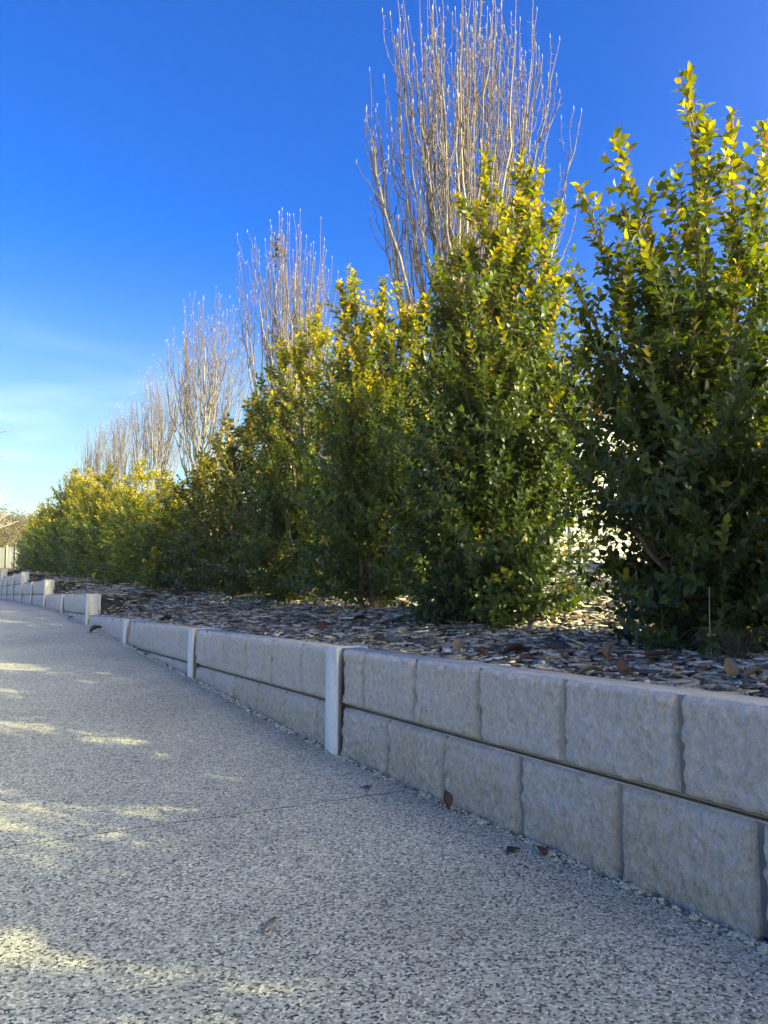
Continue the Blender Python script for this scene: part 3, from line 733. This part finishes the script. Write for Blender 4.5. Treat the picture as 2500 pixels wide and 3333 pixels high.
# ------------------------------------------------------------------ fallen leaves, stick, dry stalk
def fallen(name, loc, size, yaw, col, mode, label, tilt=0.0, group='fallen dry leaves'):
    nu, nv = 12, 8; r = random.Random(hash((round(loc[0]*100), round(loc[1]*100))) & 0xffff)
    V = []; cc = []
    cup = {'cup': .75, 'flat': .3, 'roll': 1.25, 'fold': .9}[mode]
    for i in range(nu+1):
        u = i/nu; hw = .5*math.sin(math.pi*min(1, u*.97 + .02))**.75*(1 - .25*u)
        for j in range(nv+1):
            v = (j/nv)*2 - 1; a = v*cup*(.8 + .4*u); w = hw*.95
            if mode == 'fold': yv = v*w*.75; zz_ = abs(v)*w*.6
            else: yv = w*math.sin(a)/max(cup, .3); zz_ = w*(1-math.cos(a))/max(cup, .3)*1.2
            zz_ += .10*math.sin(u*3.0)*(1 if mode != 'flat' else .3) + .05*noise.noise((u*3 + loc[0]*9, v*2, loc[1]*7))
            V.append((u - .5, yv + .06*math.sin(u*4), zz_)); cc.append(np.array(col)*(1.0 + .35*noise.noise((u*4, v*3, loc[0]*5)))*(.75 if abs(v) < .14 else 1))
    V = np.array(V)*size
    k = nv+1; i = np.arange(nu)[:, None]*k + np.arange(nv)[None, :]
    F = np.stack([i, i+k, i+k+1, i+1], -1).reshape(-1, 4)
    mb = MB(); 
    ct, st_ = math.cos(tilt), math.sin(tilt)
    V = np.stack([V[:, 0]*ct - V[:, 2]*st_, V[:, 1], V[:, 0]*st_ + V[:, 2]*ct], 1)
    cy, sy = math.cos(yaw), math.sin(yaw)
    V = np.stack([V[:, 0]*cy - V[:, 1]*sy, V[:, 0]*sy + V[:, 1]*cy, V[:, 2]], 1); V[:, 2] -= V[:, 2].min()
    root = thing(name, label, 'leaf', loc, group)
    o = link('blade', mesh_np('blade', V, [F], M_dry, np.array(cc), True), root)
    b = V[nv//2]; e = b + np.array([-cy*.4*size, -sy*.4*size, .05*size]); m2 = MB(); m2.tube(np.array([b, (b+e)/2 + [0, 0, .03*size], e]) + np.array(loc), [.0016, .0014, .001], 4, np.array(col)*.8); m2.build('stalk', M_dry, root)
    return root
TAN = (.30, .20, .115); BRN = (.13, .065, .04); DRK = (.045, .028, .022); RED = (.17, .06, .035)
def bl(x, y, dz=.010): return (x, y, float(bed_z(x, y)) + dz)
def pl(x, y): return (x, y, float(path_z(y)) + .004)
FL = [(bl(1.77, 3.71), .11, .6, RED, 'fold', 'folded red-brown leaf on the chips behind the near post', .35),
      (bl(2.04, 3.81), .13, 2.4, DRK, 'cup', 'dark curled leaf below the dim gap under the shrubs', .0),
      (bl(1.68, 2.97), .085, 1.2, BRN, 'roll', 'rolled brown leaf just right of the near post, on the chips', .3),
      (bl(1.64, 2.31), .070, .4, TAN, 'cup', 'tan leaf standing upright close to the coping right of the near post', 1.0),
      (bl(1.585, 2.11), .075, 2.0, RED, 'roll', 'crumpled red-brown leaf beside the upright tan leaf', .3),
      (bl(1.70, 2.07), .115, -.5, DRK, 'roll', 'large dark rolled leaf right of the crumpled red-brown leaf', .1),
      (bl(1.85, 1.78), .085, .3, (.20, .12, .07), 'fold', 'brown and tan folded leaf standing up in front of the right shrub', .8),
      (bl(2.19, 2.05), .10, 1.7, DRK, 'cup', 'nearly black leaf tucked under the right shrub beside the gap', .5),
      (bl(1.94, 1.69), .12, -.4, BRN, 'flat', 'broad flat brown leaf lying in front of the right shrub', .1),
      (bl(1.52, 1.54), .085, -.7, (.24, .17, .10), 'cup', 'pale brown leaf lying against the back of the coping', .1),
      (bl(1.57, 1.46), .085, .5, BRN, 'roll', 'ragged brown leaf beside the pale brown leaf at the coping', .2),
      (bl(1.73, 1.275), .070, 1.1, TAN, 'fold', 'tan leaf standing on edge near the right edge of the photo', 1.1),
      (bl(1.745, 1.215), .070, -.6, (.27, .19, .10), 'cup', 'tan half of a curled leaf, rightmost on the chips', .5),
      (bl(1.72, 8.15), .13, .6, DRK, 'cup', 'dark leaf on the slope of chips beside the first wall step', .2),
      (bl(1.68, 7.75), .13, 2.1, DRK, 'fold', 'dark leaf just below the end of the raised wall section', .4),
      (bl(1.58, 6.27), .13, -.4, (.07, .035, .025), 'roll', 'dark brown rolled leaf near the coping left of the second post', .1),
      (bl(1.96, 6.43), .09, 1.4, RED, 'fold', 'small reddish leaf in the middle of the chips, left of the second post', .5),
      (bl(2.45, 1.93), .07, .2, (.50, .20, .03), 'cup', 'bright orange leaf on the ground under the right shrub', .1),
      (pl(1.295, 1.90), .062, 1.5, (.115, .06, .045), 'fold', 'brown leaf leaning upright against the lower sleeper', 1.15),
      (pl(1.24, 1.53), .050, .2, DRK, 'flat', 'small dark leaf lying on the path near the wall foot', .0),
      (pl(1.295, 1.485), .050, .9, BRN, 'cup', 'brown leaf at the foot of the wall beside the small dark leaf', .1),
      (pl(1.20, 2.20), .036, -.3, (.06, .06, .06), 'flat', 'grey-black leaf on the path right of the near post', .0),
      (pl(1.26, 7.55), .15, .3, DRK, 'roll', 'dark curled leaf on the path below the first wall step', .35),
      (pl(1.28, 9.3), .07, .3, DRK, 'cup', 'tiny dark leaf at the wall foot between the raised posts', .35)]
for loc, sz, yw, col, mode, lab, tl_ in FL: fallen('fallen_leaf', loc, sz*.82, yw, col, mode, lab, tl_)
mb = MB(); mb.tube(np.array([[.545, 1.40, .0], [.565, 1.425, .006], [.59, 1.45, .001]]) + [0, 0, float(path_z(1.42)) + .006], [.0028, .003, .0024], 6, (.16, .14, .12))
tag(mb.build('stick', M_dry, None, True), 'short grey stick lying on the path near the bottom', 'stick')
# dry stalk with small knots, and a tuft of dry grass under the right shrub
b = np.array(bl(2.02, 1.545)); mb = MB()
mb.tube(np.array([b - [0, 0, .02], b + [-.001, .002, .11], b + [.003, 0, .22]]), [.0018, .0016, .001], 5, (.42, .36, .26)); sroot = thing('dry_stalk', 'thin pale dry stalk standing up in front of the right shrub', 'stalk', tuple(b))
mb.build('stem', M_dry, sroot, True)
mb = MB(); rs = np.random.default_rng(4)
for k in range(9):
    q = b + [rs.normal(0, .004), rs.normal(0, .004), .075 + rs.normal(0, .006)]; mb.add(q + octv*.004*rs.uniform(.7, 1.4), f3=octf, col=(.55, .42, .26))
mb.build('seed_head', M_dry, sroot)
b = np.array(bl(2.12, 1.53)); mb = MB()
for k in range(70):
    a = rs.uniform(0, 6.28); l_ = rs.uniform(.05, .16); d = np.array([math.cos(a), math.sin(a), 0]); q = b + rs.normal(0, .02, 3)*[1, 1, 0]
    mb.tube(np.array([q, q + d*l_*.35 + [0, 0, l_*.55], q + d*l_*.8 + [0, 0, l_*.6], q + d*l_*1.1 + [0, 0, l_*.35]]), [.0009, .0008, .0007, .0004], 3, np.array([.16, .13, .085])*rs.uniform(.6, 1.3), cap=False)
tag(mb.build('dry_grass_tuft', M_dry), 'wispy dry grass tuft in the dark under the right shrub', 'grass tuft')

# ------------------------------------------------------------------ behind the hedge: wire fence on a plinth, white house
FX = 5.3
wf = thing('wire_fence', 'wire mesh fence on a pale concrete plinth behind the shrubs', 'fence', (FX, 0, .9))
for k, y in enumerate(np.arange(-4, 33.2, 2.4)):
    z0 = float(hedge_z(max(y, 0))) + .24
    mb = MB(); mb.tube(np.array([[FX, y, z0 - .1], [FX, y, z0 + 1.35]]), .024, 10); mb.build('post', M_wire, wf, True)
    if y + 2.4 < 33.3:
        z1 = float(hedge_z(max(y+2.4, 0))) + .24
        Vb = boxv(FX - .03, FX + .03, y + .03, y + 2.37, 0, .14); Vb[:, 2] += np.where(Vb[:, 1] > y + 1, z1, z0) - .02
        part('plinth', Vb, [BOXF], M_conc, wf)
mb = MB(); Yf = np.arange(-4, 20.01, .09)
for y in Yf:
    z0 = float(hedge_z(max(y, 0))) + .36; mb.tube(np.array([[FX - .026, y, z0], [FX - .026, y, z0 + 1.2]]), .0013, 3, cap=False)
for k in range(14):
    mb.tube(np.array([[FX - .028, y, float(hedge_z(max(y, 0))) + .36 + .0923*k] for y in np.arange(-4, 20.1, 1.0)]), .0013, 3, cap=False)
o = mb.build('wire_mesh', M_wire, wf); o['kind'] = 'stuff'

hy, hx0, hx1 = 11.0, 8.2, 19.0; hz = .98; ez = 4.62
ho = thing('house', 'white house with a dark roof glimpsed through the gap between the two right shrubs', 'house', (hx0, hy, hz))
mb = MB(); mb.box(hx0, hx1, hy + .03, hy + 8, hz - .6, ez); mb.build('wall', M_white, ho)
nb = 19; bh = (ez - hz - .05)/nb
for k in range(nb):
    z = hz + .02 + k*bh
    Vb = boxv(hx0 - .01, hx1 + .01, hy - .004, hy + .028, z, z + bh*1.06); Vb[[4, 5], 1] += .018
    part('weatherboard', Vb, [BOXF], M_white, ho)
for x in (15.5,):
    mb = MB(); mb.box(x - .06, x + 1.66, hy - .05, hy + .02, hz + .94, hz + 1.0); mb.box(x - .06, x + 1.66, hy - .05, hy + .02, hz + 2.2, hz + 2.26)
    for a in (-.06, .77, 1.6): mb.box(x + a, x + a + .06, hy - .049, hy + .019, hz + 1.0, hz + 2.2)
    w = mb.build('window', M_white, ho)
    mb = MB(); mb.box(x, x + 1.6, hy - .022, hy - .012, hz + 1.0, hz + 2.2); g_ = mb.build('pane', M_glass, w)
mb = MB()
Vt = np.array([[hx0 - .4, hy - .45, ez], [hx1 + .4, hy - .45, ez], [hx1 + .4, hy + 4, ez + 1.0], [hx0 - .4, hy + 4, ez + 1.0], [hx1 + .4, hy + 8.5, ez], [hx0 - .4, hy + 8.5, ez]]); Vb = Vt - [0, 0, .16]
mb.add(np.concatenate([Vt, Vb]), f4=[[0, 1, 2, 3], [3, 2, 4, 5], [9, 8, 7, 6], [11, 10, 8, 9], [6, 7, 1, 0], [4, 10, 11, 5], [3, 9, 6, 0], [5, 11, 9, 3], [7, 8, 2, 1], [8, 10, 4, 2]])
ro = mb.build('roof', M_roof, ho)
mb = MB(); mb.box(hx0 - .4, hx1 + .4, hy - .57, hy - .452, ez - .14, ez - .01); mb.build('gutter', M_roof, ro)

# ------------------------------------------------------------------ far end: grey fence, gum trees, bare trees on the left
fy = 45.0
ff = thing('panel_fence', 'grey weathered panel fence with pale posts at the far end of the bed', 'fence', (1.5, fy, float(hedge_z(fy))))
xs = np.arange(1.2, 8.2, .42)
for k, x in enumerate(xs):
    z0 = float(hedge_z(fy)); h = 1.10 + .05*math.sin(k*1.7)
    mb = MB(); mb.box(x - .028, x + .028, fy - .05, fy + .02, z0 - .1, z0 + h + (.14 if k % 2 else .03)); mb.build('post', M_post2, ff)
    mb = MB()
    nr = 6
    pv = []
    for q in range(nr*2 + 1):
        xx_ = x + .03 + .36*q/(nr*2); dy = .025 if q % 2 else 0
        pv += [[xx_, fy + .03 + dy, z0 - .05], [xx_, fy + .03 + dy, z0 + h - .02]]
    pv = np.array(pv); f = [[2*q, 2*q+2, 2*q+3, 2*q+1] for q in range(nr*2)]
    mb.add(np.concatenate([pv, pv + [0, .012, 0]]), f4=f + [[a + len(pv) for a in reversed(g_)] for g_ in f])
    mb.build('panel', M_sheet, ff)

def gum(seed, loc, h, rc, label):
    r = np.random.default_rng(seed); root = thing('gum_tree', label, 'tree', loc, 'far gum trees'); L0 = np.array(loc, float)
    mb = MB(); z = np.linspace(-.2, h*.8, 10); p = np.stack([np.cumsum(r.normal(0, .1, 10)), np.cumsum(r.normal(0, .1, 10)), z], 1)
    mb.tube(p + L0, np.linspace(.22, .05, 10), 7, (.42, .37, .31)); clumps = []
    for k in range(26):
        w = r.uniform(.2, 1); b = np.array([np.interp(w, np.linspace(0, 1, 10), p[:, a]) for a in range(3)]); a = r.uniform(0, 6.28)
        e = b + np.array([math.cos(a), math.sin(a), r.uniform(.3, 1.0)])*rc*r.uniform(.35, 1.0)*(1.15 - .5*w)
        mb.tube(np.array([b, (b+e)/2 + [0, 0, -.1], e]) + L0, [.06, .04, .015], 5, (.38, .33, .28)); clumps.append(e)
        clumps.append((b+e)/2 + r.normal(0, .3, 3))
    mb.build('trunk', M_bark, root, True)
    P = np.concatenate([c + r.normal(0, 1, (90, 3))*[.55, .55, .38] for c in clumps]); n = len(P)
    T = unit(r.normal(0, 1, (n, 3)) + [0, 0, -.8]); Nn = unit(np.cross(T, r.normal(0, 1, (n, 3))))
    L = r.uniform(.16, .30, n); c = np.array([[.16, .115, .062]])*r.uniform(.6, 1.35, (n, 1)) + r.uniform(0, .035, (n, 1))*[[0, 1, 0]]
    V, F, cc = leaves_geo(P, T, Nn, L, L*.32, c)
    o = part('crown', V + L0, F, M_gum, root, cc, True); o['kind'] = 'stuff'
    return root
for k, (x, y, h, rc, lab) in enumerate([(3.2, 66, 5.0, 2.1, 'leftmost brown-green gum tree behind the grey fence'), (6.3, 70, 5.4, 2.2, 'brown-green gum tree in the middle behind the grey fence'),
                                        (9.2, 68, 5.6, 2.2, 'brown-green gum tree half hidden by the end of the shrub row'), (0.2, 72, 5.2, 2.4, 'brown-green gum tree past the left edge behind the fence'),
                                        (5.0, 78, 6.2, 2.6, 'taller gum tree rising behind the others at the far end')]):
    gum(60 + k, (x, y, float(hedge_z(y)) - .1), h, rc, lab)

def spreading(seed, loc, h, label, explicit=(), rc=2.0, nl=9, col=(.20, .15, .13), tw_r=.006):
    r = np.random.default_rng(seed); root = thing('spreading_bare_tree', label, 'tree', loc, 'bare spreading trees left of the path'); L0 = np.array(loc, float)
    mb = MB(); z = np.linspace(-.1, h*.55, 8); p = np.stack([np.cumsum(r.normal(0, .04, 8)), np.cumsum(r.normal(0, .04, 8)), z], 1)
    mb.tube(p + L0, np.linspace(.11, .05, 8), 8, col); mb.build('trunk', M_bark, root, True)
    ends = [np.array(e) - L0 for e in explicit] + [np.array([math.cos(a)*rc*r.uniform(.5, 1), math.sin(a)*rc*r.uniform(.5, 1), h*r.uniform(.65, 1.0)]) for a in np.arange(nl)*2.4]
    for e in ends:
        s0 = p[int(r.integers(4, 8))]; t = np.linspace(0, 1, 14)[:, None]
        mid = (s0 + e)/2 + [0, 0, -.22]; pts = (1-t)**2*s0 + 2*t*(1-t)*mid + t*t*e + np.cumsum(r.normal(0, .012, (14, 3)), axis=0)*(1-t)
        lm = MB(); lm.tube(pts + L0, np.linspace(.032, tw_r*.8, 14), 5, col); lo = lm.build('limb', M_bark, root, True); tw = MB()
        for k in range(14):
            w = r.uniform(.25, .9); b = np.array([np.interp(w, t[:, 0], pts[:, a]) for a in range(3)]); d = unit(unit(e - s0)*.8 + r.normal(0, .6, 3) + [0, 0, .35]); l_ = r.uniform(.2, .75)*(1.2 - w)
            q = np.linspace(0, 1, 6)[:, None]; pp = b + d*l_*q + np.array([0, 0, .25])*l_*q*q + r.normal(0, .012, (6, 3))*q
            tw.tube(pp + L0, np.linspace(tw_r, tw_r*.4, 6), 4, np.array(col)*1.1, cap=False)
            for m in range(3):
                b2 = pp[int(r.integers(1, 5))]; d2 = unit(d + r.normal(0, .6, 3) + [0, 0, .3]); tw.tube(np.array([b2, b2 + d2*l_*.3, b2 + d2*l_*.5 + [0, 0, .04]]) + L0, [tw_r*.6, tw_r*.5, tw_r*.3], 3, np.array(col)*1.15, cap=False)
        to = tw.build('twigs', M_bark, lo, True); to['kind'] = 'stuff'
    return root
spreading(81, (-2.6, 13.0, .42), 4.6, 'bare tree left of the path with branch tips reaching into the left edge', [(.97, 13.0, 3.25), (.86, 13.05, 2.80)], rc=2.0)
spreading(82, (.75, 36.0, 1.6), 4.2, 'pale bare tree at the far left beside the gum trees', [(2.6, 36, 4.5), (2.7, 36.2, 3.8), (2.3, 35.8, 5.0)], rc=1.6, nl=12, col=(.42, .36, .34), tw_r=.011)

scene.render.engine = 'CYCLES'

# ------------------------------------------------------------------ light winter haze
m = bpy.data.materials.new('haze_air'); m.use_nodes = True; nt = m.node_tree; nt.nodes.clear()
ho_ = nt.nodes.new('ShaderNodeOutputMaterial'); pv_ = nt.nodes.new('ShaderNodeVolumePrincipled')
pv_.inputs['Color'].default_value = (.95, .96, .97, 1); pv_.inputs['Density'].default_value = .0013; pv_.inputs['Anisotropy'].default_value = .2
nt.links.new(pv_.outputs['Volume'], ho_.inputs['Volume'])
hb = part('haze', boxv(-420, 420, -220, 620, -3, 10), [BOXF], m); tag(hb, 'thin pale haze over the far end of the row', 'haze', kind='stuff')
